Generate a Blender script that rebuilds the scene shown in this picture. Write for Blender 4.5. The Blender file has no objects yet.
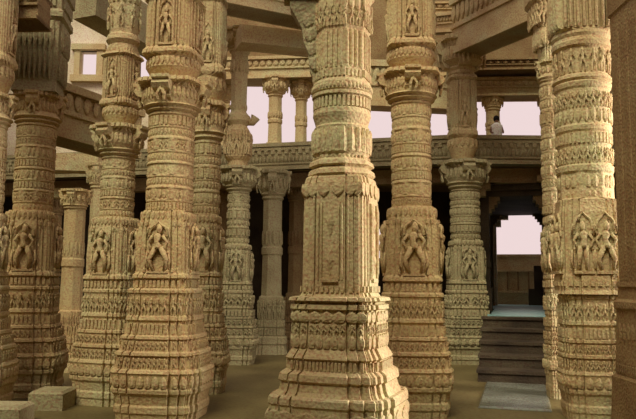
import bpy, math, random
from mathutils import Matrix, Vector
random.seed(7)
scn = bpy.context.scene
COL = scn.collection
F = 700.0; CX = 318.0; CY = 209.5; EYE = 1.5
PITCH = math.radians(6.0); ROLL = math.radians(0.5)
CAMM = Matrix.Translation((0, 0, EYE)) @ Matrix.Rotation(math.pi/2 + PITCH, 4, 'X') @ Matrix.Rotation(ROLL, 4, 'Z')

def P(px, py, Y):
    """the point of the place that lies on this sight line at distance Y"""
    d = CAMM.to_3x3() @ Vector(((px-CX)/F, (CY-py)/F, -1.0))
    return Vector((0, 0, EYE)) + d*(Y/d.y)

# ------------------------------------------------------------------ materials
def stone(name, cols, rough=0.85, bump=0.36, scale=1.0, spec=0.2, bands=0.0):
    m = bpy.data.materials.new(name); m.use_nodes = True
    nt = m.node_tree; N = nt.nodes; L = nt.links
    b = N['Principled BSDF']; b.inputs['Roughness'].default_value = rough
    b.inputs['Specular IOR Level'].default_value = spec
    tc = N.new('ShaderNodeTexCoord')
    n1 = N.new('ShaderNodeTexNoise'); n1.inputs['Scale'].default_value = 1.7*scale; n1.inputs['Detail'].default_value = 4
    L.new(tc.outputs['Object'], n1.inputs['Vector'])
    cr = N.new('ShaderNodeValToRGB'); L.new(n1.outputs['Fac'], cr.inputs['Fac'])
    e = cr.color_ramp.elements
    e[0].position = 0.34; e[0].color = (*cols[0], 1); e[1].position = 0.66; e[1].color = (*cols[2], 1)
    x = e.new(0.5); x.color = (*cols[1], 1)
    n2 = N.new('ShaderNodeTexNoise'); n2.inputs['Scale'].default_value = 38*scale; n2.inputs['Detail'].default_value = 3
    L.new(tc.outputs['Object'], n2.inputs['Vector'])
    c2 = N.new('ShaderNodeValToRGB'); L.new(n2.outputs['Fac'], c2.inputs['Fac'])
    e = c2.color_ramp.elements
    e[0].position = 0.36; e[0].color = (0.78, 0.55, 0.48, 1); e[1].position = 0.64; e[1].color = (0.98, 1.0, 0.80, 1)
    x = e.new(0.5); x.color = (0.93, 0.9, 0.82, 1)
    mx = N.new('ShaderNodeMixRGB'); mx.blend_type = 'MULTIPLY'; mx.inputs['Fac'].default_value = 0.9
    L.new(cr.outputs['Color'], mx.inputs['Color1']); L.new(c2.outputs['Color'], mx.inputs['Color2'])
    L.new(mx.outputs['Color'], b.inputs['Base Color'])
    vo = N.new('ShaderNodeTexVoronoi'); vo.inputs['Scale'].default_value = 34*scale
    L.new(tc.outputs['Object'], vo.inputs['Vector'])
    ma = N.new('ShaderNodeMath'); ma.operation = 'ADD'
    L.new(vo.outputs['Distance'], ma.inputs[0]); L.new(n2.outputs['Fac'], ma.inputs[1])
    h = ma
    if bands:
        sp = N.new('ShaderNodeSeparateXYZ'); L.new(tc.outputs['Object'], sp.inputs[0])
        mu = N.new('ShaderNodeMath'); mu.operation = 'MULTIPLY'; mu.inputs[1].default_value = bands
        L.new(sp.outputs['Z'], mu.inputs[0])
        si = N.new('ShaderNodeMath'); si.operation = 'SINE'; L.new(mu.outputs[0], si.inputs[0])
        ad = N.new('ShaderNodeMath'); ad.operation = 'MULTIPLY_ADD'; ad.inputs[1].default_value = 0.35
        L.new(si.outputs[0], ad.inputs[0]); L.new(ma.outputs[0], ad.inputs[2]); h = ad
    bp = N.new('ShaderNodeBump'); bp.inputs['Strength'].default_value = bump; bp.inputs['Distance'].default_value = 0.018
    L.new(h.outputs[0], bp.inputs['Height']); L.new(bp.outputs['Normal'], b.inputs['Normal'])
    return m

M = {}
M['stone'] = stone('carved sandstone', [(.50, .38, .20), (.58, .48, .27), (.56, .53, .31)])
M['gold'] = stone('ochre sandstone', [(.55, .41, .22), (.61, .475, .25), (.60, .52, .29)])
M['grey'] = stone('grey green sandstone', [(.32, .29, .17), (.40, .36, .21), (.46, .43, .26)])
M['dim'] = stone('darker brown stone', [(.24, .165, .08), (.29, .205, .10), (.32, .245, .125)])  # browner and darker mix than the carved sandstone
M['dark'] = stone('dark brown and shaded stone', [(.05, .038, .026), (.075, .057, .036), (.10, .08, .05)])  # dark brown of the steps; doubles as painted shade on the back wall
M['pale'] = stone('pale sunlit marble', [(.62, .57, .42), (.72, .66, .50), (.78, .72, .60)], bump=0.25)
M['floor'] = stone('ochre paving', [(.13, .105, .042), (.165, .135, .055), (.20, .165, .07)], rough=0.5, bump=0.12, scale=.6, spec=.3)
M['slab'] = stone('daylight tinted marble', [(.14, .155, .12), (.20, .22, .18), (.25, .28, .23)], rough=0.22, bump=0.05, scale=.8, spec=.5)  # bluish grey tone painted to read as light lying on the floor
M['blue'] = stone('bluish daylight tinted marble', [(.22, .44, .46), (.28, .52, .53), (.36, .58, .58)], rough=0.35, bump=0.05, spec=.5)  # bluish sky light on the landing is painted into this colour
M['white'] = stone('white cotton', [(.75, .74, .72), (.80, .79, .77), (.85, .84, .82)], bump=0.05)
M['skin'] = stone('brown skin', [(.20, .11, .07), (.22, .12, .08), (.24, .13, .08)], bump=0.02)
M['hair'] = stone('black hair', [(.010, .009, .008), (.015, .012, .010), (.02, .016, .012)], bump=0.1)

# ------------------------------------------------------------------ mesh tools
class MB:
    def __init__(s): s.v = []; s.f = []
    def add(s, vs, fs):
        o = len(s.v); s.v += [tuple(v) for v in vs]; s.f += [tuple(i+o for i in f) for f in fs]
    def box(s, a, b, M4=None):
        vs = [Vector((x, y, z)) for z in (a[2], b[2]) for y in (a[1], b[1]) for x in (a[0], b[0])]
        if M4: vs = [M4 @ v for v in vs]
        s.add(vs, [(0, 2, 3, 1), (4, 5, 7, 6), (0, 1, 5, 4), (2, 6, 7, 3), (0, 4, 6, 2), (1, 3, 7, 5)])
    def rings(s, rs, cap=True):
        n = len(rs[0]); o = len(s.v)
        for r in rs: s.v += [tuple(p) for p in r]
        for k in range(len(rs)-1):
            for i in range(n):
                j = (i+1) % n
                s.f.append((o+k*n+i, o+k*n+j, o+(k+1)*n+j, o+(k+1)*n+i))
        if cap:
            s.f.append(tuple(o+i for i in reversed(range(n))))
            s.f.append(tuple(o+(len(rs)-1)*n+i for i in range(n)))
    def tube(s, pts, rad, n=7, flat=1.0):
        """tapering limb through pts; flat squashes it in y"""
        rs = []
        for k, p in enumerate(pts):
            p = Vector(p); a = Vector(pts[max(k-1, 0)]); b = Vector(pts[min(k+1, len(pts)-1)])
            t = (b-a).normalized()
            u = t.cross(Vector((0, 1, 0)))
            if u.length < .1: u = Vector((1, 0, 0))
            u.normalize(); w = u.cross(t).normalized()
            rs.append([p + (u*math.cos(q) + w*math.sin(q)*flat)*rad[k] for q in [2*math.pi*i/n for i in range(n)]])
        s.rings(rs)
    def merge(s, o, M4):
        s.add([M4 @ Vector(v) for v in o.v], o.f)
    def build(s, name, mat, parent=None, smooth=False, loc=(0, 0, 0)):
        me = bpy.data.meshes.new(name); me.from_pydata(s.v, [], s.f); me.materials.append(mat)
        import bmesh
        bm = bmesh.new(); bm.from_mesh(me); bmesh.ops.recalc_face_normals(bm, faces=bm.faces); bm.to_mesh(me); bm.free()
        if smooth:
            for p in me.polygons: p.use_smooth = True
        o = bpy.data.objects.new(name, me); COL.objects.link(o)
        if parent: o.parent = parent
        o.location = loc
        return o

def empty(name, loc, rz, label, cat, group=None):
    o = bpy.data.objects.new(name, None); COL.objects.link(o)
    o.location = loc; o.rotation_euler = (0, 0, rz); o['label'] = label; o['category'] = cat; o['kind'] = 'thing'
    if group: o['group'] = group
    return o
def tag(o, label=None, cat=None, group=None, kind=None):
    for k, v in (('label', label), ('category', cat), ('group', group), ('kind', kind)):
        if v: o[k] = v
    return o

# plan outlines with matching points: 'r' stepped square with grooves, 'o' octagon, 'c' circle, 's' square
QUP = [(1, 0), (1, .44), (.90, .44), (.90, .50), (.95, .50), (.95, .66), (.86, .66), (.86, .71), (.90, .71), (.90, .82), (.85, .82)]
def _plan():
    q = QUP + [(.85, .85)] + [(y, x) for x, y in reversed(QUP)][:-1]
    pts = []
    for k in range(4):
        c, s_ = [(1, 0), (0, 1), (-1, 0), (0, -1)][k]
        pts += [(x*c - y*s_, x*s_ + y*c) for x, y in q]
    return pts
BASEPL = _plan()
def plan(kind, r):
    out = []; n = len(BASEPL)
    for i, (x, y) in enumerate(BASEPL):
        if kind == 'r': out.append((x*r, y*r)); continue
        a = 2*math.pi*i/n
        if kind == 'c': k = r
        elif kind == 'o':
            t = (a + math.pi/8) % (math.pi/4) - math.pi/8; k = r/math.cos(t)
        else:
            t = (a + math.pi/4) % (math.pi/2) - math.pi/4; k = min(r/math.cos(t), r*1.38)
        out.append((math.cos(a)*k, math.sin(a)*k))
    return out
def perim(kind, r, sp):
    """points along the outward faces: (x, y, angle of the outward normal)"""
    if kind == 'c' or kind == 'o':
        n = max(8, int(round(2*math.pi*r/sp/8))*8)
        res = []
        for i in range(n):
            a = 2*math.pi*(i+.5)/n
            if kind == 'o':
                t = (a + math.pi/8) % (math.pi/4) - math.pi/8; na = a-t; k = r/math.cos(t)
            else: na = a; k = r
            res.append((math.cos(a)*k, math.sin(a)*k, na))
        return res
    faces = [(1, -.44, .44), (.95, .50, .66), (.95, -.66, -.50), (.90, .71, .82), (.90, -.82, -.71)] if kind == 'r' else [(1, -.8, .8)]
    res = []
    for k in range(4):
        a = k*math.pi/2; c, s_ = math.cos(a), math.sin(a)
        for d, t0, t1 in faces:
            n = max(1, int(round((t1-t0)*r/sp)))
            for i in range(n):
                t = t0 + (t1-t0)*(i+.5)/n
                x, y = d*r, t*r
                res.append((x*c-y*s_, x*s_+y*c, a))
    return res

def elem(kind, w, h, d):
    """one carved motif standing on z=0, facing +x, back at x=0"""
    b = MB()
    if kind == 'dentil':
        b.box((-d*.3, -w*.33, 0), (d, w*.33, h))
    elif kind == 'leaf' or kind == 'drop':
        zs = [(0, .30), (.25, .46), (.6, .46), (.85, .24), (1, .04)]
        if kind == 'drop': zs = [(1-z, q) for z, q in reversed(zs)]
        L_ = []
        for z, q in zs:
            L_.append([(-d*.3, -q*w, z*h), (d*.55, -q*w, z*h), (d*(1.1 if .1 < z < .9 else .7), 0, z*h), (d*.55, q*w, z*h), (-d*.3, q*w, z*h)])
        b.rings(L_)
    elif kind == 'bead':
        b.rings([[(math.cos(t)*w*.42*math.sin(p)*d/w*1.6, math.sin(t)*w*.42*math.sin(p), h*.5-h*.48*math.cos(p)) for t in [i*math.pi/3 for i in range(6)]] for p in (.4, 1.1, 1.57, 2.04, 2.74)])
    elif kind == 'fig':     # dancer a few centimetres high
        sw = random.uniform(-.1, .1)*w
        b.tube([(d*.3, -.2*w, 0), (d*.5, -.26*w+sw, h*.25), (d*.4, -.05*w, h*.5)], [w*.12, w*.13, w*.17], 5)
        b.tube([(d*.3, .24*w, 0), (d*.5, .3*w+sw, h*.25), (d*.4, .06*w, h*.5)], [w*.12, w*.13, w*.17], 5)
        b.tube([(d*.4, 0, h*.45), (d*.45, sw*.4, h*.6), (d*.45, 0, h*.76)], [w*.2, w*.15, w*.24], 6)
        b.tube([(d*.45, 0, h*.76), (d*.5, 0, h*.88), (d*.45, 0, h)], [w*.1, w*.17, w*.06], 6)
        b.tube([(d*.4, w*.2, h*.75), (d*.5, w*.42, h*.62), (d*.5, w*.28, h*.9)], [w*.09, w*.07, w*.05], 5)
        b.tube([(d*.4, -w*.2, h*.75), (d*.5, -w*.42, h*.6), (d*.5, -w*.2, h*.5)], [w*.09, w*.07, w*.05], 5)
    elif kind == 'pil':
        b.rings([[(-d*.3, -w*q, z*h), (d*q*1.6, -w*q*.7, z*h), (d*q*2, 0, z*h), (d*q*1.6, w*q*.7, z*h), (-d*.3, w*q, z*h)] for z, q in [(0, .45), (.06, .45), (.09, .28), (.45, .25), (.5, .42), (.55, .25), (.9, .27), (.93, .45), (1, .45)]])
    elif kind == 'flute':
        b.rings([[(-d*.3, -w*.3, z*h), (d*q, -w*.22, z*h), (d*q*1.2, 0, z*h), (d*q, w*.22, z*h), (-d*.3, w*.3, z*h)] for z, q in [(0, .6), (.1, 1), (.9, 1), (1, .6)]])
    return b
def row(b, kind, z0, z1, r, pk, sp, d):
    for x, y, a in perim(pk, r, sp):
        e = elem(kind, sp*.95, (z1-z0), d)
        b.merge(e, Matrix.Translation((x, y, z0)) @ Matrix.Rotation(a, 4, 'Z'))
def loft(b, prof):
    """prof from low to high: (z, r, plan kind)"""
    b.rings([[(x, y, z) for x, y in plan(k, r)] for z, r, k in prof])

def deity(w, h, d, bend=0.0, arms=4):
    """standing temple figure in high relief, facing +x"""
    b = MB(); u = h
    s = bend
    b.tube([(d*.4, -.10*u+.02*s*u, 0), (d*.6, -.115*u-.05*s*u, .25*u), (d*.55, -.05*u+.02*s*u, .50*u)], [.035*u, .045*u, .065*u], 8)
    b.tube([(d*.4, .09*u+.05*s*u, 0), (d*.7, .10*u+.09*s*u, .25*u), (d*.55, .05*u+.02*s*u, .50*u)], [.035*u, .045*u, .065*u], 8)
    b.tube([(d*.5, .01*s*u, .46*u), (d*.5, .02*s*u, .53*u), (d*.5, -.02*s*u, .62*u), (d*.55, 0, .74*u), (d*.5, .01*s*u, .80*u)], [.09*u, .095*u, .062*u, .10*u, .045*u], 8, .8)
    b.tube([(d*.55, .01*s*u, .79*u), (d*.6, .02*s*u, .84*u), (d*.6, .03*s*u, .89*u), (d*.55, .03*s*u, .94*u), (d*.5, .02*s*u, 1.0*u)], [.03*u, .052*u, .058*u, .05*u, .015*u], 8)
    for sg in (-1, 1):
        b.tube([(d*.5, sg*.10*u, .75*u), (d*.6, sg*.19*u, .62*u), (d*.7, sg*.13*u, .50*u), (d*.65, sg*.14*u, .44*u)], [.034*u, .028*u, .022*u, .02*u], 6)
        if arms > 2:
            b.tube([(d*.4, sg*.10*u, .76*u), (d*.45, sg*.23*u, .72*u), (d*.45, sg*.21*u, .88*u), (d*.45, sg*.19*u, .93*u)], [.03*u, .026*u, .02*u, .028*u], 6)
        b.tube([(d*.3, sg*.18*u, 0), (d*.35, sg*.24*u, .2*u), (d*.3, sg*.22*u, .42*u)], [.02*u, .028*u, .015*u], 6)
    return b
def niche(b, w, h, d):
    """frame of a niche: two little posts and a cusped pointed arch, facing +x"""
    for sg in (-1, 1):
        e = elem('pil', w*.16, h*.78, d*.8); b.merge(e, Matrix.Translation((0, sg*w*.44, 0)))
    pts = []
    for i in range(9):
        t = math.pi*i/8; pts.append((d*.35, -math.cos(t)*w*.44, h*.76 + math.sin(t)**.8*h*.20 + (.05*h if i == 4 else 0)))
    b.tube(pts, [w*.07]*9, 6)
    b.box((-d*.3, -w*.5, -h*.02), (d*.9, w*.5, h*.03))

# ------------------------------------------------------------------ column builder
class Column:
    """pixel rows were measured on the photograph once; here they become metres at the column's own distance"""
    def __init__(s, name, ax, Y, label, mat='stone', rz=0.0, ref=283, cat='column', group=None):
        p = P(ax, ref, Y); s.X, s.Y, s.ax, s.k = p.x, p.y, ax, Y/F
        s.mat = M[mat]; s.rz = rz; s.ref = ref
        s.root = empty(name, (s.X, s.Y, 0), rz, label, cat, group)
    def z(s, y):
        # height of picture row y on this column's vertical axis
        lo, hi = -20.0, 30.0
        inv = CAMM.inverted()
        for _ in range(40):
            m = (lo+hi)/2; c = inv @ Vector((s.X, s.Y, m)); py = CY - F*c.y/(-c.z)
            if py > y: lo = m
            else: hi = m
        return (lo+hi)/2
    def part(s, name, b, smooth=False, parent=None, mat=None):
        return b.build(name, mat or s.mat, parent or s.root, smooth)
    def seg(s, name, prof, rows=(), parent=None, mat=None):
        """prof top to bottom: (y, half width px, kind). rows: (motif, ytop, ybot, hw, kind, spacing px, depth px)"""
        b = MB()
        pr = [(s.z(y), hw*s.k, k) for y, hw, k in prof]
        pr.sort(key=lambda q: q[0])
        loft(b, pr)
        for kd, y0, y1, hw, pk, sp, d in rows:
            row(b, kd, s.z(y1), s.z(y0), hw*s.k, pk, sp*s.k, d*s.k)
        return s.part(name, b, parent=parent, mat=mat)
    # ---- stock segments
    def base(s, y0, y1, w0, w1, n=1.0, pk='r'):
        H = y1-y0
        def w(t):
            if t > .66: return w1*(1-.10*(t-.66)/.34)
            q = max(0, (t-.16)/.50); return w0 + (w1-w0)*q*q*(3-2*q)
        pf = []
        def a(t, k): pf.append((y0+H*t, w(t)*k, pk))
        for t, k in [(0, .95), (.015, 1.0), (.035, 1.0), (.045, .96), (.06, .95), (.20, .95), (.215, 1.0), (.24, 1.01), (.25, .96), (.26, .94),
                     (.35, .95), (.36, 1.0), (.38, 1.0), (.39, .95), (.47, .95), (.48, 1.01), (.50, 1.01), (.51, .95), (.60, .95), (.61, 1.0),
                     (.63, 1.03), (.645, 1.0), (.74, 1.0), (.755, 1.03), (.78, 1.03), (.80, .98), (.87, .96), (.885, 1.0), (.93, 1.01), (.945, .98), (1.0, .98)]:
            a(t, k)
        sp = 5.0*n
        rows = [('fig', y0+H*.07, y0+H*.20, w(.13)*.95, pk, sp*1.4, 3.0),
                ('dentil', y0+H*.27, y0+H*.345, w(.3)*.945, pk, sp*.8, 2.0),
                ('fig', y0+H*.395, y0+H*.47, w(.43)*.95, pk, sp*.95, 2.6),
                ('fig', y0+H*.515, y0+H*.60, w(.55)*.95, pk, sp*1.0, 2.8),
                ('leaf', y0+H*.65, y0+H*.735, w(.7)*.99, pk, sp*1.5, 2.4)]
        b = s.seg('base', pf, rows)
        return b
    def panel(s, y0, y1, w, name='figure_panel', bend=0.5, fig=True, strips=True):
        """bulging block with a niche figure on each face"""
        H = y1-y0
        b = MB()
        pf = [(y0, w*.74, 'r'), (y0+H*.05, w*.80, 'r'), (y0+H*.14, w*.84, 'r'), (y0+H*.3, w*.90, 'r'), (y0+H*.55, w*.93, 'r'), (y0+H*.80, w*.92, 'r'), (y0+H*.83, w, 'r'), (y0+H*.87, w*1.02, 'r'), (y0+H*.89, w*.92, 'r'), (y1, w*.95, 'r')]
        rows = [('dentil', y0+H*.90, y1-H*.01, w*.94, 'r', 4, 1.6)]
        if strips:
            for f_, hw in ((.42, 1), ):
                rows.append(('drop', y0+H*.02, y0+H*.13, w*.79, 'r', 4.5, 2.2))
        o = s.seg(name, pf, rows)
        # corner strips and niches
        nb = MB(); fb = MB()
        z0 = s.z(y0+H*.80); z1 = s.z(y0+H*.16); h = z1-z0; W = w*s.k
        for k in range(4):
            R = Matrix.Rotation(k*math.pi/2, 4, 'Z')
            nb = MB(); fb = MB()
            for t, dd in ((.52, .86), (-.52, .86), (.69, .78), (-.69, .78)):
                e = elem('pil', W*.13, h, W*.07)
                nb.merge(e, R @ Matrix.Translation((W*dd, t*W*.93, z0)))
            e = MB(); niche(e, W*.74, h*.98, W*.13)
            nb.merge(e, R @ Matrix.Translation((W*.90, 0, z0)))
            if fig:
                e = deity(W*.6, h*.92, W*.20, bend*(1 if k % 2 else -1), 4); e.v = [(x_, y_*1.1, z_) for x_, y_, z_ in e.v]
                fb.merge(e, R @ Matrix.Translation((W*.90, 0, z0+h*.03)))
            s.part('niche_frame', nb, parent=o)
            if fig: s.part('niche_figure', fb, True, parent=o)
        return o
    def shaft(s, y0, y1, w, name='shaft', n=5):
        H = y1-y0
        pf = [(y0, w*.98, 'o')]; rows = []
        kinds = ['drop', 'leaf', 'dentil', 'fig', 'drop', 'dentil', 'leaf', 'bead']
        random.shuffle(kinds)
        for i in range(n):
            a = y0+H*i/n; b = y0+H*(i+1)/n; h = b-a
            pf += [(a+h*.05, w*1.04, 'c'), (a+h*.10, w*1.05, 'c'), (a+h*.15, w*.985, 'o' if i % 2 else 'c'), (a+h*.55, w*.98, 'o'), (a+h*.59, w*1.015, 'c'), (a+h*.64, w*1.015, 'c'), (a+h*.67, w*.98, 'c'), (b-h*.02, w*.985, 'c')]
            rows.append((kinds[i % 8], a+h*.17, a+h*.54, w*.975, 'c', 4.2 if kinds[i % 8] != 'fig' else 5.5, 1.5))
            rows.append((kinds[(i+3) % 8], a+h*.69, b-h*.04, w*.975, 'c', 3.3, 1.2))
        pf.append((y1, w, 'o'))
        return s.seg(name, pf, rows)
    def cap(s, y0, y1, w0, w1, brackets=True, name='capital'):
        """abacus w0 wide on top, neck w1 below, bracket arms on four sides"""
        H = y1-y0
        pf = [(y0, w0*.86, 'r'), (y0+H*.12, w0*.88, 'r'), (y0+H*.16, w0*.74, 'r'), (y0+H*.30, w0*.76, 'c'), (y0+H*.5, w0*.82, 'c'), (y0+H*.62, w0*.80, 'c'),
              (y0+H*.75, w1*1.25, 'c'), (y0+H*.80, w1*1.32, 'c'), (y0+H*.86, w1*1.12, 'c'), (y0+H*.93, w1*1.2, 'c'), (y1, w1, 'c')]
        rows = [('drop', y0+H*.30, y0+H*.62, w0*.80, 'c', 4.4, 1.8), ('bead', y0+H*.17, y0+H*.28, w0*.75, 'c', 3.4, 1.5)]
        o = s.seg(name, pf, rows)
        if brackets:
            for k in range(4):
                b = MB(); e = MB(); W = w0*s.k; z0 = s.z(y0+H*.80); z1 = s.z(y0+.5); h = z1-z0
                prof = [(.55, 0), (.72, .04), (.84, .25), (.80, .42), (.98, .50), (1.07, .68), (1.0, .84), (1.10, .88), (1.10, 1.0), (.5, 1.0)]
                for sg in (-1, 1):
                    e.v += [(x*W, sg*W*.24, q*h+z0) for x, q in prof]
                n = len(prof)
                e.f += [tuple(range(n)), tuple(reversed(range(n, 2*n)))] + [(i, (i+1) % n, n+(i+1) % n, n+i) for i in range(n)]
                g = elem('fig', W*.36, h*.8, W*.2); e.merge(g, Matrix.Translation((W*.86, 0, z0+h*.08)))
                b.merge(e, Matrix.Rotation(k*math.pi/2, 4, 'Z'))
                s.part('bracket', b)
        return o
    def upper(s, y0, y1, w, name='upper_shaft', fig=True):
        """fluted upper block with standing figures in tall niches, bowl below"""
        H = y1-y0
        pf = [(y0, w*1.0, 'r'), (y0+H*.03, w*1.06, 'r'), (y0+H*.06, w*.9, 'r'), (y0+H*.62, w*.92, 'r'), (y0+H*.66, w*1.02, 'r'), (y0+H*.70, w*1.04, 'r'), (y0+H*.74, w*.95, 'c'), (y0+H*.86, w*.98, 'c'), (y0+H*.95, w*.80, 'c'), (y1, w*.72, 'c')]
        rows = [('drop', y0+H*.75, y0+H*.85, w*.96, 'c', 5, 1.8)]
        o = s.seg(name, pf, rows)
        W = w*s.k; z0 = s.z(y0+H*.61); z1 = s.z(y0+H*.07); h = z1-z0
        for k in range(4):
            R = Matrix.Rotation(k*math.pi/2, 4, 'Z')
            nb = MB(); fb = MB()
            for t, dd in ((.30, .91), (-.30, .91), (.51, .84), (-.51, .84), (.67, .77), (-.67, .77)):
                e = elem('flute', W*.14, h, W*.10); nb.merge(e, R @ Matrix.Translation((W*dd, t*W*.92, z0)))
            if fig:
                e = deity(W*.5, min(h*.8, W*1.9), W*.13, .3, 2); e.v = [(x_, y_*.9, z_) for x_, y_, z_ in e.v]; fb.merge(e, R @ Matrix.Translation((W*.91, 0, z0+h*.03)))
                e = MB(); niche(e, W*.56, min(h*.97, W*2.5), W*.12); nb.merge(e, R @ Matrix.Translation((W*.90, 0, z0)))
            s.part('niche_frame', nb, parent=o)
            if fig: s.part('niche_figure', fb, True, parent=o)
        return o

def yz(Y, z, px=318):
    """picture row of height z at distance Y"""
    lo, hi = -400.0, 900.0
    for _ in range(40):
        m = (lo+hi)/2
        if P(px, m, Y).z > z: lo = m
        else: hi = m
    return (lo+hi)/2

# ------------------------------------------------------------------ setting
def slabbox(name, a, b, mat, kind='structure'):
    m = MB(); m.box(a, b); o = m.build(name, mat); o['kind'] = kind; return o
WB = 19.0                       # back wall of the lower hall
ZG = P(500, 163, 14.3).z        # underside of the gallery slab
ZP = P(500, 135, 14.3).z        # top of the gallery parapet
STEPZ = P(520, 316, 13.0).z     # landing in front of the doorway
dl = P(489, 250, 15.2); dr = P(547, 250, 15.2)
slabbox('floor', (-10, -7, -.3), (8, WB+.4, 0), M['floor'])
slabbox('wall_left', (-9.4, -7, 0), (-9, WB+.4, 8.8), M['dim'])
m = MB()      # right wall; unseen open bay added around the side fill lamp
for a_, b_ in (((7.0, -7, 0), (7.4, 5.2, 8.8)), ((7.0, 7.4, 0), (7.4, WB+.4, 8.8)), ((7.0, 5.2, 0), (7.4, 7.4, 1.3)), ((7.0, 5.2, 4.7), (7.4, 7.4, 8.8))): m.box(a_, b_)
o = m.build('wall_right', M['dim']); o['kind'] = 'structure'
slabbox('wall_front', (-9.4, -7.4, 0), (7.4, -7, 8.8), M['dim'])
# lower back wall with a tall slit window and the doorway
wl, wr = P(374.5, 250, WB).x, P(386, 250, WB).x
wt, wb_ = P(380, 228, WB).z, P(380, 258, WB).z
m = MB()
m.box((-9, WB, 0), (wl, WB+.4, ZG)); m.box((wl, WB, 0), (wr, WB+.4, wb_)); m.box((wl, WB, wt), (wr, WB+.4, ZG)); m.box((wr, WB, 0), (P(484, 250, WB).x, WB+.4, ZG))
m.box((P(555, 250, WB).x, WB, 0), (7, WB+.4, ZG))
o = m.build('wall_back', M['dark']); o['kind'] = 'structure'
m = MB()
for a, b in (((wl-.09, WB-.06, wb_-.12), (wl+.01, WB+.1, wt+.12)), ((wr-.01, WB-.06, wb_-.12), (wr+.09, WB+.1, wt+.12)), ((wl-.15, WB-.1, wb_-.2), (wr+.15, WB+.1, wb_-.02)), ((wl-.12, WB-.08, wt-.01), (wr+.12, WB+.1, wt+.14))): m.box(a, b)
o = m.build('window_1', M['dim']); o['kind'] = 'structure'

# gallery floor slab: angled on the left, straight on the right
g0 = P(170, 148, 16.1); g1 = P(452, 137, 14.4); g2 = P(560, 135, 14.4)
g0 = Vector((-9, g0.y + (g0.x+9)*(g0.y-g1.y)/(g1.x-g0.x), 0))
m = MB()
poly = [(g0.x, g0.y+.28), (g1.x, g1.y+.28), (7, g1.y+.28), (7, WB+.4), (-9, WB+.4)]
n = len(poly)
m.add([(x, y, ZG) for x, y in poly]+[(x, y, ZG+.22) for x, y in poly], [tuple(range(n)), tuple(range(n, 2*n))]+[(i, (i+1) % n, n+(i+1) % n, n+i) for i in range(n)])
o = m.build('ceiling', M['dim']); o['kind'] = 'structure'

def run(b, p0, p1, z0, z1, th, off=0.0):
    d = Vector((p1[0]-p0[0], p1[1]-p0[1], 0)); L_ = d.length; a = math.atan2(d.y, d.x)
    R = Matrix.Translation((p0[0], p0[1], 0)) @ Matrix.Rotation(a, 4, 'Z')
    b.box((0, -off, z0), (L_, th-off, z1), R); return R, L_
def parapet(p0, p1, label):
    t = empty('gallery_parapet', ((p0[0]+p1[0])/2, (p0[1]+p1[1])/2, 0), 0, label, 'parapet')
    ox, oy = t.location.x, t.location.y
    a = (p0[0]-ox, p0[1]-oy); c = (p1[0]-ox, p1[1]-oy); H = ZP-ZG
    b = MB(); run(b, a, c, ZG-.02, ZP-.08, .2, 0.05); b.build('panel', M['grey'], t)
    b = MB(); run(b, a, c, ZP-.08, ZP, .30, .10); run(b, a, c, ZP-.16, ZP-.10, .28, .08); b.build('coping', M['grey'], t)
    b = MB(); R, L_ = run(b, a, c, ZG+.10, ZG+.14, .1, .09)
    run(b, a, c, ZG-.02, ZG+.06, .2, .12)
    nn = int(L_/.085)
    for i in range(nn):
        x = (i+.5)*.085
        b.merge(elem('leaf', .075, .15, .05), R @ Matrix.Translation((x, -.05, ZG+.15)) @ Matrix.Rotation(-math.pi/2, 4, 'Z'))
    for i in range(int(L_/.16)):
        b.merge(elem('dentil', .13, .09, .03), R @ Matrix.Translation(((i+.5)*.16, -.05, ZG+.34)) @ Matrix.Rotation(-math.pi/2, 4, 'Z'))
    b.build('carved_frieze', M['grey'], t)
    b = MB()   # lower lintel set back under the slab
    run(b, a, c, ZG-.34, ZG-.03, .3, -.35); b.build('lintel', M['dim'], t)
parapet((-8.95, g0.y), (g1.x-.02, g1.y), 'long grey carved gallery parapet running behind the left and middle columns')
parapet((g1.x+.02, g1.y), (6.95, g1.y), 'short grey carved parapet of the upper gallery straight above the doorway')

# upper gallery: columns, beams and what is beyond
def beam(label, p0, p1, h, th, mat, name='stone_beam', mould=True, slope=True):
    t = empty(name, ((p0.x+p1.x)/2, (p0.y+p1.y)/2, (p0.z+p1.z)/2), 0, label, 'beam')
    d = p1-p0; L_ = d.length
    X = d.normalized(); Yv = Vector((0, 0, 1)).cross(X).normalized(); Z = X.cross(Yv)
    R = Matrix((X, Yv, Z)).transposed().to_4x4()
    b = MB(); b.box((-L_/2, -th/2, 0), (L_/2, th/2, h), R); b.build('beam_block', mat, t)
    if mould:
        b = MB()
        for a, c, e in ((.0, .12, .05), (.44, .52, .04), (.86, 1.0, .08)): b.box((-L_/2, -th/2-e, h*a), (L_/2, th/2+e, h*c), R)
        b.build('moulding', mat, t)
        for sg in (-1, 1):
            b = MB(); nn = max(2, int(L_/.16))
            for i in range(nn):
                b.merge(elem('drop', .14, h*.3, .05), R @ Matrix.Translation((-L_/2+(i+.5)*L_/nn, sg*th/2, h*.54)) @ Matrix.Rotation(sg*math.pi/2, 4, 'Z'))
            b.build('leaf_frieze', mat, t)
    return t

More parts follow.
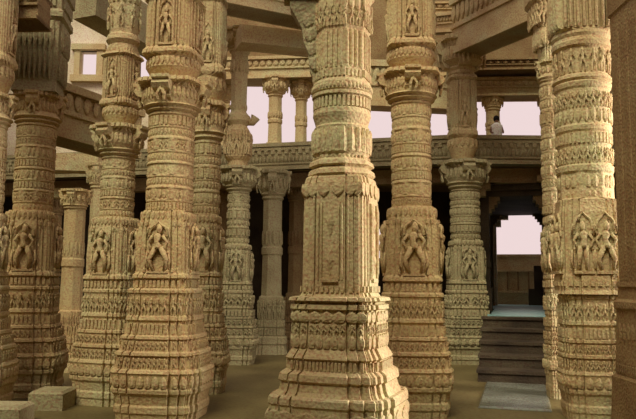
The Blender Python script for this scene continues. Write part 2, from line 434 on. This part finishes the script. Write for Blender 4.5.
def small_column(name, ax, Y, ytop, ybot, hw, label, mat='stone', capw=None, group=None, capy=22):
    c = Column(name, ax, Y, label, mat, 0.0, (ytop+ybot)/2, group=group)
    cw = capw or hw*2.1
    c.cap(ytop, ytop+capy, cw, hw)
    b0 = ytop+capy; H = ybot-b0
    c.seg('shaft', [(b0, hw, 'o'), (b0+H*.3, hw*1.0, 'o'), (b0+H*.31, hw*1.15, 'c'), (b0+H*.35, hw*1.15, 'c'), (b0+H*.36, hw, 'o'), (b0+H*.62, hw*1.08, 'o'), (b0+H*.63, hw*1.3, 'r'), (b0+H*.78, hw*1.35, 'r')],
          [('drop', b0+H*.2, b0+H*.29, hw, 'c', 3.2, 1.2), ('fig', b0+H*.65, b0+H*.77, hw*1.32, 'r', 5, 1.8)])
    c.seg('base', [(b0+H*.78, hw*1.5, 'r'), (b0+H*.82, hw*1.5, 'r'), (b0+H*.83, hw*1.4, 'r'), (b0+H*.88, hw*1.45, 'r'), (b0+H*.89, hw*1.7, 'r'), (b0+H*.93, hw*1.75, 'r'), (b0+H*.94, hw*1.65, 'r'), (ybot, hw*1.8, 'r')],
          [('dentil', b0+H*.835, b0+H*.875, hw*1.4, 'r', 3, 1.2)])
    return c
zf = ZG+.24
for ax, Y, yt, hw, lab in ((275, 17.0, 78, 6.5, 'slim upper gallery column, left of the two standing against the sky'),
                           (301, 17.2, 82, 5.6, 'paler slim upper gallery column nearest the left side of the big middle column'),
                           (224, 17.6, 84, 5.0, 'upper gallery column half hidden behind the double column left of centre'),
                           (493, 15.8, 92, 6.5, 'upper gallery column behind the onlooker, left of the bright opening over the doorway'),
                           (548, 15.8, 92, 6.0, 'upper gallery column at the right edge of the bright opening over the doorway')):
    c = small_column('gallery_column', ax, Y, yt, yz(Y, zf, ax), hw, lab, 'stone', capw=hw*(2.05 if ax < 400 else 1.7), capy=20)
beam('pale beam carried on the upper gallery columns left of the middle column', P(190, 84, 17.3), P(340, 80, 17.0), .55, .6, M['stone'])
beam('upper gallery beam between the middle column and the column right of it', P(345, 107, 16.6), P(455, 112, 16.0), 1.1, .5, M['stone'])
beam('upper gallery beam over the bright opening above the doorway', P(455, 99, 15.8), P(575, 98, 15.8), .42, .5, M['stone'])
beam('pale moulded cornice high on the rear wall, between golden column and slanting beam', P(400, 18, 16.15), P(520, 16, 16.15), .3, .3, M['stone'])
beam('second, higher beam recessed above the bright opening over the doorway', P(462, 74, 15.4), P(580, 72, 15.4), .25, .5, M['dim'])
o = slabbox('wall_upper', (P(205, 80, 17.8).x, 17.8, P(300, 84, 17.8).z), (7, 18.1, 9.2), M['dim'])
o = slabbox('wall_upper_right', (P(452, 60, 16.4).x, 16.4, P(500, 84, 16.4).z), (7, 16.6, 9.2), M['dim'])
beam('thick pale beam crossing high up behind the hanging bracket of the middle column', P(238, 46, 12.8), P(345, 57, 13.6), .34, .5, M['stone'], mould=False)
beam('leaf carved cornice beam above the pale beam, top of picture left of middle', P(200, 4, 11.6), P(345, 32, 13.0), .5, .5, M['stone'])
beam('big slanting beam at the top right, above the bright opening over the doorway', P(462, 57, 13.6), P(575, 9, 10.6), 1.15, .5, M['stone'])
beam('receding beam at the top, seen just right of the golden column by the middle one', P(474, 32, 13.7), P(400, 36, 17.7), .40, .4, M['stone'])
# left bay
beam('brown beam slanting between the two left columns above the shaded bay', P(38, 136, 9.9), P(128, 160, 11.4), .8, .5, M['stone'])
beam('light topped low beam in the shaded bay between the two left columns', P(40, 171, 13.0), P(100, 173, 13.0), .32, .4, M['stone'], mould=False)
beam('lowest short beam in the shaded left bay under the light topped beam', P(30, 200, 13.6), P(84, 198, 13.6), .18, .4, M['stone'], mould=False)
beam('green tinged beam arching over the bright opening at the top left', P(84, 17, 10.6), P(165, 62, 12.6), .7, .45, M['grey'], mould=False)
beam('dark moulded beam at the very top left corner', P(-60, 27, 8.7), P(44, 25, 8.7), .4, .4, M['dim'])
# pale wall outside, seen through the upper openings on the left
pw = P(50, 20, 18.6); pe = P(135, 90, 18.6)
a0, a1, c0, c1 = P(79, 75, 18.6).x, P(98, 75, 18.6).x, P(90, 76, 18.6).z, P(90, 51, 18.6).z
m = MB()
zt = pw.z+1.2; zb = ZG+.22
m.box((-9, 18.6, zb), (a0, 18.9, zt)); m.box((a1, 18.6, zb), (pe.x, 18.9, zt)); m.box((a0, 18.6, zb), (a1, 18.9, c0)); m.box((a0, 18.6, c1), (a1, 18.9, zt))
m.box((pe.x, 18.6, zb), (P(160, 80, 18.6).x, 18.9, P(145, 86, 18.6).z)); m.box((pe.x, 18.6, P(145, 46, 18.6).z), (P(160, 80, 18.6).x, 18.9, zt))
m.box((P(160, 80, 18.6).x, 18.6, zb), (P(206, 80, 18.6).x, 18.9, zt))
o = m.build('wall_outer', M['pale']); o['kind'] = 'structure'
m = MB()
for a, b in (((a0-.12, 18.5, c0-.1), (a0+.03, 18.7, c1+.1)), ((a1-.03, 18.5, c0-.1), (a1+.14, 18.7, c1+.1)), ((a0-.2, 18.45, c0-.18), (a1+.2, 18.7, c0)), ((a0-.2, 18.45, c1), (a1+.2, 18.7, c1+.16))): m.box(a, b)
o = m.build('window_2', M['stone']); o['kind'] = 'structure'

# ------------------------------------------------------------------ doorway: its passage runs outward along one side of the eight sided hall
PSI = math.atan(200/700); CP = math.cos(PSI)
po = P(518, 283, 15.0)
def lat(px, Y): return (px-518)/700*Y*CP
def dep(Y): return (Y-15.0)/CP
def frame(name, label, cat): return empty(name, (po.x, po.y, 0), -PSI, label, cat)
t = frame('stone_portal', 'dark deep doorway with stepped corbels at the right, sky behind it', 'doorway')
zl = P(518, 197, 15.2).z; z0 = STEPZ
hw = lat(546, 15.0); yend = dep(19.3)
for sg in (-1, 1):
    b = MB()
    def bb(x0, x1, y0, y1, za, zb_): b.box((min(sg*x0, sg*x1), y0, za), (max(sg*x0, sg*x1), y1, zb_))
    bb(hw, hw+.32, 0, .45, 0, zl); bb(hw+.10, hw+.34, .45, 1.2, 0, zl); bb(hw+.06, hw+.34, 1.2, 1.6, z0, zl); bb(hw+.25, hw+.4, 1.6, yend, z0-.3, zl)
    bb(hw-.03, hw+.34, -.04, .49, z0, z0+.5); bb(hw-.02, hw+.34, -.03, .48, z0+.95, z0+1.05)
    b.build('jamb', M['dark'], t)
    b = MB()
    for i in range(4):
        x0 = hw-.05-.06*i; bb(x0, hw+.3, .05, .6, zl-.36+.09*i, zl-.27+.09*i)
    for i in range(3):
        x0 = hw+.05-.10*i; bb(x0, hw+.36, -.35, -.05, ZG-.62+.14*i, ZG-.48+.14*i)
    b.build('corbel', M['dim'], t)
b = MB(); b.box((-hw-.34, 0, zl), (hw+.34, .5, ZG-.35)); b.box((-hw-.34, -.1, zl+.12), (hw+.34, 0, zl+.24)); b.box((-hw-.4, .5, zl), (hw+.4, yend, zl+.15))
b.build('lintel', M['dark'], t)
e0 = lat(494, 19.0); e1 = lat(543, 19.0); zt2 = P(518, 213, 19.0).z; ye = dep(19.0)
b = MB()
b.box((-hw-.5, ye, z0), (e0, ye+.3, zl)); b.box((e1, ye, z0), (hw+.5, ye+.3, zl)); b.box((e0, ye, zt2), (e1, ye+.3, zl+.02))
for sg, ex in ((1, e0), (-1, e1)):
    for i in range(4):
        w_ = .24-.06*i
        b.box((min(ex, ex+sg*w_), ye+.02, zt2-.08*(i+1)), (max(ex, ex+sg*w_), ye+.28, zt2-.08*i+.002))
b.build('arch_frame', M['dim'], t)
b = MB(); b.box((e0, ye+.3, zt2-.14), (e0+.40, ye+.6, zt2-.02)); b.box((e0, ye+.3, zt2-.34), (e0+.2, ye+.6, zt2-.14)); b.box((e0, ye+.3, z0), (e0+.07, ye+.5, zt2-.34)); b.build('side_corbel', M['pale'], t)

t = frame('stone_steps', 'dark brown flight of steps with a landing painted skylit blue leading up to the doorway', 'steps')
ns = 5; hs = lat(547, 13.2); yf = dep(13.0)
for i in range(ns):
    ya = dep(10.9+(13.0-10.9)*i/ns); zz = STEPZ*(i+1)/ns
    b = MB(); b.box((-hs-.10, ya, 0 if i == 0 else zz-STEPZ/ns), (hs+.08, yf, zz-.05)); b.box((-hs-.12, ya-.03, zz-.05), (hs+.10, yf, zz-(.0 if i < ns-1 else 0.012)))
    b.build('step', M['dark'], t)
b = MB(); b.box((-hs, yf, 0), (hs, -.06, STEPZ)); b.box((-hw+.04, -.06, STEPZ-.2), (hw-.04, 1.6, STEPZ)); b.box((-hw-.2, 1.6, STEPZ-.2), (hw+.2, dep(20.4), STEPZ))
for sg in (-1, 1):
    for zz in (.0, -.19): b.box((sg*hs-.03, yf-.05, STEPZ-.05+zz), (sg*hs+.03, yf+.05, STEPZ+.02+zz))
b.build('landing', M['blue'], t)
t = frame('outer_balustrade', 'brown panelled stone balustrade outside, behind the doorway, under the sky', 'balustrade')
Yb = 20.6; yb0 = dep(Yb)
zt3 = P(518, 255, Yb).z; zm = P(518, 270, Yb).z; zl3 = P(518, 292, Yb).z
b = MB(); b.box((-2, yb0, STEPZ-.8), (2, yb0+.25, zt3)); b.build('panel', M['stone'], t)
b = MB(); b.box((-2, yb0-.06, zm-.05), (2, yb0+.3, zm+.02)); b.box((-2, yb0-.1, zl3-.02), (2, yb0+.2, zl3+.04)); b.box((-2, yb0-.04, zt3-.05), (2, yb0+.3, zt3+.02)); b.build('rail', M['stone'], t)
for i in range(-6, 7):
    b = MB(); b.box((i*.3-.02, yb0-.04, zl3), (i*.3+.02, yb0+.05, zm)); b.build('baluster', M['dim'], t)
b = MB(); xq = lat(528, 20.2); y3 = dep(20.2); b.box((xq, y3-.3, STEPZ), (xq+.6, y3+.1, P(538, 289, 20.2).z)); b.box((xq+.16, y3-.2, STEPZ), (xq+.6, y3+.1, P(538, 266, 20.2).z)); b.build('stepped_block', M['dark'], t)
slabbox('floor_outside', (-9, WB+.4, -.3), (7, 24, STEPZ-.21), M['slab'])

# slabs on the hall floor
def slab(name, pts_px, z, mat, label, cat):
    """a paving block given by its near left, near right and depth range"""
    (x0, x1, Y0, Y1) = pts_px
    m = MB(); a = P(x0, 283, Y0).x; b = P(x1, 283, Y0).x
    e = min(.03, z*.4)
    m.rings([[(a, Y0, .001), (b, Y0, .001), (b, Y1, .001), (a, Y1, .001)], [(a, Y0, z-e), (b, Y0, z-e), (b, Y1, z-e), (a, Y1, z-e)], [(a+e, Y0+e, z), (b-e, Y0+e, z), (b-e, Y1-e, z), (a+e, Y1-e, z)]])
    o = m.build(name, mat); tag(o, label, cat); return o
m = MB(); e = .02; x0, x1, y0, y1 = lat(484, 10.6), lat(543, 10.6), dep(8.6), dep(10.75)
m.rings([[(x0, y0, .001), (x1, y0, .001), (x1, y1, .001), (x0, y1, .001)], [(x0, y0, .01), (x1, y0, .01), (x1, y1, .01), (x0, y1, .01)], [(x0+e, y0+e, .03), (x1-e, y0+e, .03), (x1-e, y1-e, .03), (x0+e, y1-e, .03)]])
o = m.build('light_patch_slab', M['slab']); o.location = (po.x, po.y, 0); o.rotation_euler.z = -PSI
tag(o, 'smooth pale slab added as the patch of light before the dark steps', 'light patch')  # added slab stands for a patch of light on the paving
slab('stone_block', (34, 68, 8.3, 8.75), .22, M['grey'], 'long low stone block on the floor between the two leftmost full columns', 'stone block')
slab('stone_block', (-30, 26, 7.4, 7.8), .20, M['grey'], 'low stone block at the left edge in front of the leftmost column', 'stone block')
slab('stone_block', (-40, 42, 6.7, 7.2), .06, M['floor'], 'flat worn kerb nearest the camera in the bottom left corner', 'stone block')

# ------------------------------------------------------------------ the big columns
# middle column
Y = 6.6
c = Column('carved_column', 341, Y, 'largest, nearest column in the middle, with square panelled body on a stepped base', 'stone', math.radians(-20))
c.seg('upper_shaft', [(-60, 31, 'o'), (1, 31, 'o'), (3, 29, 'o'), (6, 27, 'o'), (34, 27, 'o'), (36, 26, 'o'), (84, 26.5, 'o'), (86, 29, 'c'), (88, 30, 'c')],
      [('drop', 7, 20, 27, 'o', 7, 2), ('fig', 16, 34, 27, 'o', 7, 2.4), ('flute', 38, 74, 26, 'o', 5.5, 1.8), ('dentil', 76, 83, 26, 'o', 4, 2)])
c.seg('ringed_shaft', [(88, 30, 'c'), (95, 30, 'c'), (96, 28, 'c'), (97, 30.5, 'c'), (100, 30.5, 'c'), (101, 27, 'c'), (112, 27, 'c'), (113, 29, 'c'), (118, 29.5, 'c'), (124, 27.5, 'c'), (128, 26.5, 'c'), (130, 28, 'c'), (132, 27.5, 'c'), (155, 29, 'c'), (158, 27, 'c'), (161, 26, 'o'), (164, 30, 'o'), (168, 31, 'o'), (170, 27.5, 'o'), (173, 31, 'o'), (177, 32, 'o'), (179, 30, 'o')],
      [('bead', 89, 95, 30, 'c', 4.2, 2.2), ('dentil', 102, 112, 27, 'c', 4.2, 2.4), ('leaf', 132, 156, 27.5, 'c', 7.5, 3.2), ('bead', 158, 163, 26, 'o', 4, 2)])
body = c.seg('body', [(179, 29.5, 'r'), (181, 31.5, 'r'), (186, 32.8, 'r'), (292, 33.8, 'r'), (296, 36, 'r')],
      [('drop', 187, 200, 33.2, 'r', 13, 2.0), ('dentil', 286, 292, 35, 'r', 5, 1.0)])
W = 33.6*c.k; z0 = c.z(280); z1 = c.z(206); h = z1-z0
for k in range(4):
    R = Matrix.Rotation(k*math.pi/2, 4, 'Z')
    nb = MB(); fb = MB()
    for t_ in (-.36, -.26, .26, .36): nb.merge(elem('flute', W*.10, h, W*.07), R @ Matrix.Translation((W*.985, t_*W, z0)))
    for t_, dd in ((.52, .91), (-.52, .91), (.69, .83), (-.69, .83)): nb.merge(elem('flute', W*.13, h*1.25, W*.07), R @ Matrix.Translation((W*dd, t_*W, z0-h*.12)))
    nb.merge(elem('dentil', W*.75, h*.05, W*.09), R @ Matrix.Translation((W*.985, 0, z0-h*.03)))
    for zz in (0.0, .5):
        q = h*.5
        fb.rings([[R @ Vector((W*.985 + e_, x_*W, z0+zz*h+zq*q)) for e_, x_ in ((0, -w_), (W*.10*(w_ > .03), 0), (0, w_))] for zq, w_ in ((0, .01), (.5, .14), (1, .01))])
    c.part('panel_frame', nb, parent=body); c.part('diamond_relief', fb, parent=body)
c.seg('base', [(296, 38.6, 'r'), (297, 44.4, 'r'), (300, 45.4, 'r'), (301, 40.5, 'r'), (303, 39.6, 'r'), (304, 43.4, 'r'), (308, 43.9, 'r'), (309, 41.0, 'r'), (346, 42.0, 'r'), (353, 46.3, 'r'), (355, 47.3, 'r'), (357, 44.9, 'r'), (366, 46.3, 'r'), (370, 52.1, 'r'), (376, 53.1, 'r'), (378, 50.7, 'r'), (386, 52.6, 'r'), (390, 55.0, 'r')],
      [('fig', 322, 331, 41.5, 'r', 6, 2.6), ('leaf', 332, 345, 41.8, 'r', 8, 2.5), ('dentil', 357.5, 366, 45.2, 'r', 3.6, 2.4), ('leaf', 310, 320, 41.1, 'r', 14, 2.6)])
yb = yz(Y, 0, 342)
c.seg('plinth', [(390, 59, 'r'), (392, 61, 'r'), (398, 61.5, 'r'), (400, 60, 'r'), (yb, 64, 'r')], [('leaf', 403, 415, 60.5, 'r', 22, 2)])
b = MB()      # hanging bracket on the left face
prof = [(.97, 88), (1.06, 90), (1.10, 80), (1.22, 72), (1.30, 55), (1.46, 44), (1.55, 30), (1.90, 16), (2.0, 10), (2.0, 2), (.97, 2)]
W = 27*c.k; th = 6*c.k
L_ = [[(-x*W, sg*th*(1.6 if y < 12 else 1), c.z(y)) for x, y in prof] for sg in (-1, 1)]
n = len(prof); b.v = L_[0]+L_[1]; b.f = [tuple(range(n)), tuple(range(n, 2*n))]+[(i, (i+1) % n, n+(i+1) % n, n+i) for i in range(n)]
for y_ in (20, 34, 48, 62): b.merge(elem('drop', .12, .16, .04), Matrix.Translation((-W*(1.42-y_/160), -th, c.z(y_+12))) @ Matrix.Rotation(-math.pi/2, 4, 'Z'))
b.v = [tuple(Matrix.Rotation(math.radians(20), 3, 'Z') @ Vector(v)) for v in b.v]
c.part('hanging_bracket', b, mat=M['grey'])
b = MB(); b.box((-2.25*W, -th*2.4, c.z(1)), (-.9*W, th*2.4, c.z(-14)), Matrix.Rotation(math.radians(20), 4, 'Z')); c.part('bracket_shelf', b, mat=M['grey'])

def big(ax, Y, label, mat, rz, spec, name='carved_column', ref=283, figs=True):
    """spec: rows of upper block, capital, shaft, figure block, base"""
    c = Column(name, ax, Y, label, mat, math.radians(rz), ref)
    s = spec
    if 'upper' in s: c.upper(*s['upper'], fig=figs)
    if 'cap' in s: c.cap(*s['cap'])
    if 'shaft' in s: c.shaft(*s['shaft'][:3], n=s['shaft'][3] if len(s['shaft']) > 3 else 4)
    if 'panel' in s: c.panel(*s['panel'], bend=s.get('bend', .5))
    if 'base' in s:
        y0, w0, w1 = s['base']; c.base(y0, yz(Y, 0.0, ax), w0, w1)
    return c
big(412, 8.4, 'golden column just right of the middle one, standing figure niche near its top', 'gold', -4,
    dict(upper=(-6, 74, 24), cap=(74, 104, 32, 20), shaft=(104, 208, 19.5, 4), panel=(208, 292, 28.5), base=(292, 30, 37.5), bend=.8))
big(167, 8.1, 'large column left of centre with wide tiered base, in front of a narrower column', 'gold', -8,
    dict(upper=(2, 84, 27), cap=(84, 116, 36, 22), shaft=(116, 212, 22.5, 4), panel=(212, 288, 29), base=(288, 32.5, 43.5), bend=1.0))
big(204, 9.9, 'narrower column tucked close behind the right side of the large left column', 'stone', 0,
    dict(upper=(0, 108, 16), cap=(104, 142, 20, 13), shaft=(142, 215, 13, 3), panel=(215, 285, 17), base=(285, 18, 25), bend=.3))
bc = big(114, 9.0, 'second column from the left, leaf cup capital and notched dark corner on its base', 'stone', -20,
    dict(upper=(56, 128, 17), cap=(128, 158, 28, 16), shaft=(158, 218, 16, 3), panel=(218, 288, 24), base=(288, 24, 31.5), bend=.5))
bc.seg('upper_post', [(-30, 15, 'o'), (10, 14, 'o'), (36, 13.5, 'o'), (38, 16, 'c'), (43, 17, 'c'), (47, 14, 'c'), (56, 15, 'r')], [('fig', 8, 30, 14, 'o', 9, 2.5), ('flute', -20, 6, 14, 'o', 6, 2)])
lc = big(29, 9.6, 'leftmost full column, under the dark draped bracket block at the top left', 'gold', 8,
    dict(cap=(96, 126, 25, 18), shaft=(126, 212, 18.5, 4), panel=(212, 285, 27), base=(285, 27, 37), bend=.5))
big(-20, 8.3, 'partly visible column cut by the left edge of the picture', 'stone', 0,
    dict(upper=(-10, 96, 20), cap=(96, 126, 24, 17), shaft=(126, 212, 17, 4), panel=(212, 285, 22), base=(285, 24, 34), bend=.5))
lc.seg('draped_bracket', [(-12, 27, 's'), (0, 27, 's'), (2, 24, 's'), (16, 24, 's'), (19, 26, 's'), (24, 26, 's'), (27, 22.5, 's'), (60, 22, 's'), (86, 20, 's'), (96, 22, 's')],
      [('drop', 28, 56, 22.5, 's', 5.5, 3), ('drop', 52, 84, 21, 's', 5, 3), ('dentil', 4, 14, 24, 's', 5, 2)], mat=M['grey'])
# far columns
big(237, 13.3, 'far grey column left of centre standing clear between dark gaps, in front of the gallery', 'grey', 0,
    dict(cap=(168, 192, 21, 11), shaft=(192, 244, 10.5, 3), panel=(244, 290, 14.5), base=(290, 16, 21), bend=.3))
c = Column('gallery_column', 238.5, 13.3, 'tall upper column with side knobs, standing on the far grey column left of centre', 'stone', 0, 120)
c.seg('upper_shaft', [(46, 9, 'r'), (60, 8.2, 'o'), (112, 7.6, 'o'), (114, 9, 'c'), (117, 12, 'c'), (122, 12, 'c'), (126, 9, 'c'), (127, 9, 'o'), (132, 12, 'r'), (158, 12.5, 'r'), (162, 10, 'c'), (167.6, 10, 'c')],
      [('fig', 134, 156, 12.2, 'r', 9, 2.5), ('drop', 62, 74, 8, 'c', 4, 1.5), ('bead', 104, 111, 7.8, 'c', 3, 1.4)])
for sg in (-1, 1):
    b = MB(); b.tube([(sg*.14, 0, c.z(121)), (sg*.27, 0, c.z(122)), (sg*.33, 0, c.z(117))], [.09, .08, .10], 8); c.part('side_knob', b, True)
c.cap(32, 54, 20, 9)
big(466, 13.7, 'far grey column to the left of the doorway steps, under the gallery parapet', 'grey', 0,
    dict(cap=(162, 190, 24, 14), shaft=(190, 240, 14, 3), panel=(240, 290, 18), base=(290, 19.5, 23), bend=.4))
big(462, 13.7, 'upper column rising from the far grey column up to the big slanting beam', 'stone', 0,
    dict(upper=(78, 161.6, 14), cap=(40, 78, 25, 11)), name='gallery_column', ref=110)
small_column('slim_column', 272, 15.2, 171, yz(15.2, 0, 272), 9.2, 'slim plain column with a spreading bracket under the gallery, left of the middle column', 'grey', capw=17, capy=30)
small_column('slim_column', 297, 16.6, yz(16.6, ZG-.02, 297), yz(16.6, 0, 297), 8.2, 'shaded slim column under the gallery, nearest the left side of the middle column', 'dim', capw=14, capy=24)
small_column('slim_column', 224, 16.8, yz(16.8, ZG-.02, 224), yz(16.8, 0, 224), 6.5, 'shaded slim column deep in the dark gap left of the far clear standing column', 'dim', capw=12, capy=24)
small_column('slim_column', 72, 12.0, 190, yz(12, 0, 72), 9.5, 'plain ochre column in the shaded bay between the first two left columns', 'gold', capw=15, capy=20)
small_column('slim_column', 96, 12.8, 164, yz(12.8, 0, 96), 7.5, 'column with a small bracket half hidden behind the second column from the left', 'stone', capw=13, capy=26)
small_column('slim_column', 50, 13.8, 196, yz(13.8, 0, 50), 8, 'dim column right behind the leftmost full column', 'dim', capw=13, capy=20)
# right hand group
c = Column('carved_column', 588, 8.2, 'tall banded column at the right with paired niche figures at mid height', 'stone', math.radians(-7))
c.seg('upper_shaft', [(-40, 27, 'r'), (-4, 27, 'r'), (36, 27, 'r'), (38, 28.5, 'c'), (41, 29, 'c'), (44, 27.5, 'c'), (48, 29, 'c'), (52, 28.5, 'c'), (54, 25.5, 'c'), (79, 25.5, 'c'), (81, 28.5, 'c'), (84, 29, 'c'), (86, 26.5, 'c'), (88, 28.5, 'c'), (92, 27.5, 'c'), (94, 26, 'c')],
      [('flute', -3, 35, 26.5, 'r', 6.4, 4), ('fig', 55, 78, 25.5, 'c', 9, 3.5)])
c.seg('shaft', [(94, 26, 'c'), (128, 26, 'c'), (130, 27.5, 'c'), (134, 27, 'c'), (136, 25.5, 'c'), (148, 26, 'c'), (150, 25.5, 'c'), (167, 25.5, 'c'), (169, 28, 'c'), (174, 27.5, 'c'), (176, 25, 'o'), (200, 25.5, 'o'), (202, 27, 'r'), (208, 27, 'r')],
      [('fig', 97, 112, 26, 'c', 8, 2.8), ('drop', 114, 127, 26, 'c', 6, 2.2), ('dentil', 137, 147, 25.7, 'c', 4, 1.8), ('fig', 151, 166, 25.5, 'c', 7, 3.4), ('leaf', 178, 190, 25.2, 'c', 7, 2.2), ('bead', 193, 200, 25.4, 'c', 5, 1.8)])
o = c.seg('figure_panel', [(208, 27.5, 'r'), (214, 28.5, 'r'), (274, 29, 'r'), (277, 30, 'r'), (290, 30, 'r'), (294, 31.5, 'r')], [('dentil', 281, 286, 30, 'r', 6, 1.4)])
W = 28.7*c.k; z0 = c.z(273); h = c.z(214)-z0
for k in range(4):
    R = Matrix.Rotation(k*math.pi/2, 4, 'Z')
    for t_ in (-.36, .36):
        nb = MB(); fb = MB()
        e = MB(); niche(e, W*.66, h*.97, W*.14); nb.merge(e, R @ Matrix.Translation((W*.97, t_*W, z0)))
        fb.merge(deity(W*.5, h*.82, W*.15, .6 if t_ > 0 else -.6, 4), R @ Matrix.Translation((W*.97, t_*W, z0+h*.02)))
        c.part('niche_frame', nb, parent=o); c.part('niche_figure', fb, True, parent=o)
c.base(294, yz(8.2, 0, 585), 27.5, 29)
rc = big(557, 9.6, 'slimmer column half hidden behind the left side of the tall right column', 'stone', 0,
    dict(cap=(62, 84, 15, 11), shaft=(84, 215, 11.5, 5), panel=(215, 288, 11.5), base=(288, 11, 12.5), bend=.3))
rc.seg('scrolled_bracket', [(-8, 24, 'r'), (4, 23, 'r'), (8, 19, 'r'), (22, 18, 'c'), (30, 15, 'r'), (40, 14, 'c'), (52, 12, 'r'), (62, 11, 'r')], [('fig', 8, 28, 18, 'r', 9, 3), ('drop', 32, 50, 14, 'r', 7, 3)])
c = Column('square_pillar', 674, 7.2, 'plain brown square pillar cut by the right edge of the picture', 'dim', 0, 283)
c.seg('shaft', [(-50, 41, 's'), (4, 41, 's'), (6, 39, 's'), (282, 39, 's')], [('flute', 12, 272, 38.5, 's', 18, 1.0)])
c.seg('base', [(282, 41, 's'), (287, 42, 's'), (289, 40, 's'), (300, 41, 's'), (303, 44, 's'), (310, 44, 's'), (312, 42, 's'), (352, 43, 's'), (366, 44, 's'), (378, 44, 's'), (382, 47, 's'), (yz(7.2, 0, 674), 49, 's')],
      [('fig', 367, 378, 44, 's', 5, 2.6), ('dentil', 303.5, 309, 44, 's', 5, 1.5), ('leaf', 325, 345, 42, 's', 9, 2)])

# ------------------------------------------------------------------ onlooker on the gallery
hp = P(496.5, 120, 15.05)
pr = empty('person', (hp.x, 15.05, zf), 0, 'person in white with dark hair looking over the gallery parapet above the doorway', 'person')
me = bpy.data.meshes.new('body'); top = hp.z-zf
k = max(.5, top/1.62)
V = [(0, 0, .95), (0, 0, 1.15), (0, 0, 1.38), (0, 0, 1.50), (0, -.01, 1.62), (.1, 0, .9), (.11, 0, .5), (.11, .02, .06), (.12, -.12, .03), (-.1, 0, .9), (-.11, 0, .5), (-.11, .02, .06), (-.12, -.12, .03), (.19, 0, 1.36), (.27, -.02, 1.1), (.2, -.22, 1.02), (-.19, 0, 1.36), (-.27, -.02, 1.1), (-.2, -.22, 1.02), (0, -.01, 1.74)]
E = [(0, 1), (1, 2), (2, 3), (3, 4), (0, 5), (5, 6), (6, 7), (7, 8), (0, 9), (9, 10), (10, 11), (11, 12), (2, 13), (13, 14), (14, 15), (2, 16), (16, 17), (17, 18), (4, 19)]
Rr = [.14, .13, .15, .06, .1, .1, .07, .05, .035, .1, .07, .05, .035, .06, .045, .035, .06, .045, .035, .07]
me.from_pydata([(x*k, y*k, z*k) for x, y, z in V], E, []); o = bpy.data.objects.new('body', me); COL.objects.link(o); o.parent = pr
me.materials.append(M['skin'])
md = o.modifiers.new('skin', 'SKIN'); 
for i, r_ in enumerate(Rr): me.skin_vertices[0].data[i].radius = (r_*k, r_*k)
me.skin_vertices[0].data[0].use_root = True
o.modifiers.new('sub', 'SUBSURF').levels = 1
b = MB(); b.rings([[(math.cos(q)*rx*k, math.sin(q)*ry*k, z*k) for q in [i*math.pi/6 for i in range(12)]] for z, rx, ry in ((.05, .27, .2), (.5, .26, .2), (.95, .22, .19), (1.2, .23, .18), (1.38, .25, .17), (1.47, .13, .12), (1.5, .08, .08))]); b.build('white_robe', M['white'], pr, True)
b = MB(); b.rings([[(math.cos(q)*r_*k, (math.sin(q)*r_*1.1+.03)*k, z*k) for q in [i*math.pi/6 for i in range(12)]] for z, r_ in ((1.56, .08), (1.62, .118), (1.70, .125), (1.78, .10), (1.82, .03))]); b.build('hair', M['hair'], pr, True)

# ------------------------------------------------------------------ added shade slabs, light, camera
slabbox('ceiling_upper', (-9.4, -7.4, 7.6), (7.4, 1.0, 7.9), M['dim'])  # unseen slab added to dim the lower parts of the near columns
slabbox('shade_slab_far', (-9.4, 9.4, 8.9), (7.4, 11.6, 9.2), M['dim'])  # unseen slab added to keep light off the far columns
w = bpy.data.worlds.new('World'); scn.world = w; w.use_nodes = True
bg = w.node_tree.nodes['Background']; bg.inputs['Color'].default_value = (.86, .69, .685, 1); bg.inputs['Strength'].default_value = 1.0
def sun(name, rot, e, col, ang):
    l = bpy.data.lights.new(name, 'SUN'); l.energy = e; l.color = col; l.angle = math.radians(ang)
    o = bpy.data.objects.new(name, l); COL.objects.link(o); o.rotation_euler = [math.radians(a) for a in rot]; return o
sun('sun', (39, 0, -20), 2.45, (1.0, .94, .73), 28)
l = bpy.data.lights.new('side_fill', 'AREA'); l.energy = 400; l.color = (1, .88, .84); l.shape = 'RECTANGLE'; l.size = 2.0; l.size_y = 3.0; l.spread = math.radians(110)  # added fill lamp, brightens the middle column's right faces
lo_ = bpy.data.objects.new('side_fill', l); COL.objects.link(lo_); lo_.location = (7.2, 6.3, 3.0)
lo_.rotation_euler = (Vector((.3, 6.8, 1.8))-lo_.location).to_track_quat('-Z', 'Y').to_euler()
cam = bpy.data.cameras.new('camera'); co = bpy.data.objects.new('camera', cam); COL.objects.link(co)
co.matrix_world = CAMM; cam.sensor_width = 36; cam.lens = F*36/636; cam.clip_start = .1
scn.camera = co
scn.view_settings.view_transform = 'Standard'; scn.view_settings.look = 'None'; scn.view_settings.exposure = 0.0; scn.view_settings.gamma = 1
scn.view_settings.use_curve_mapping = False
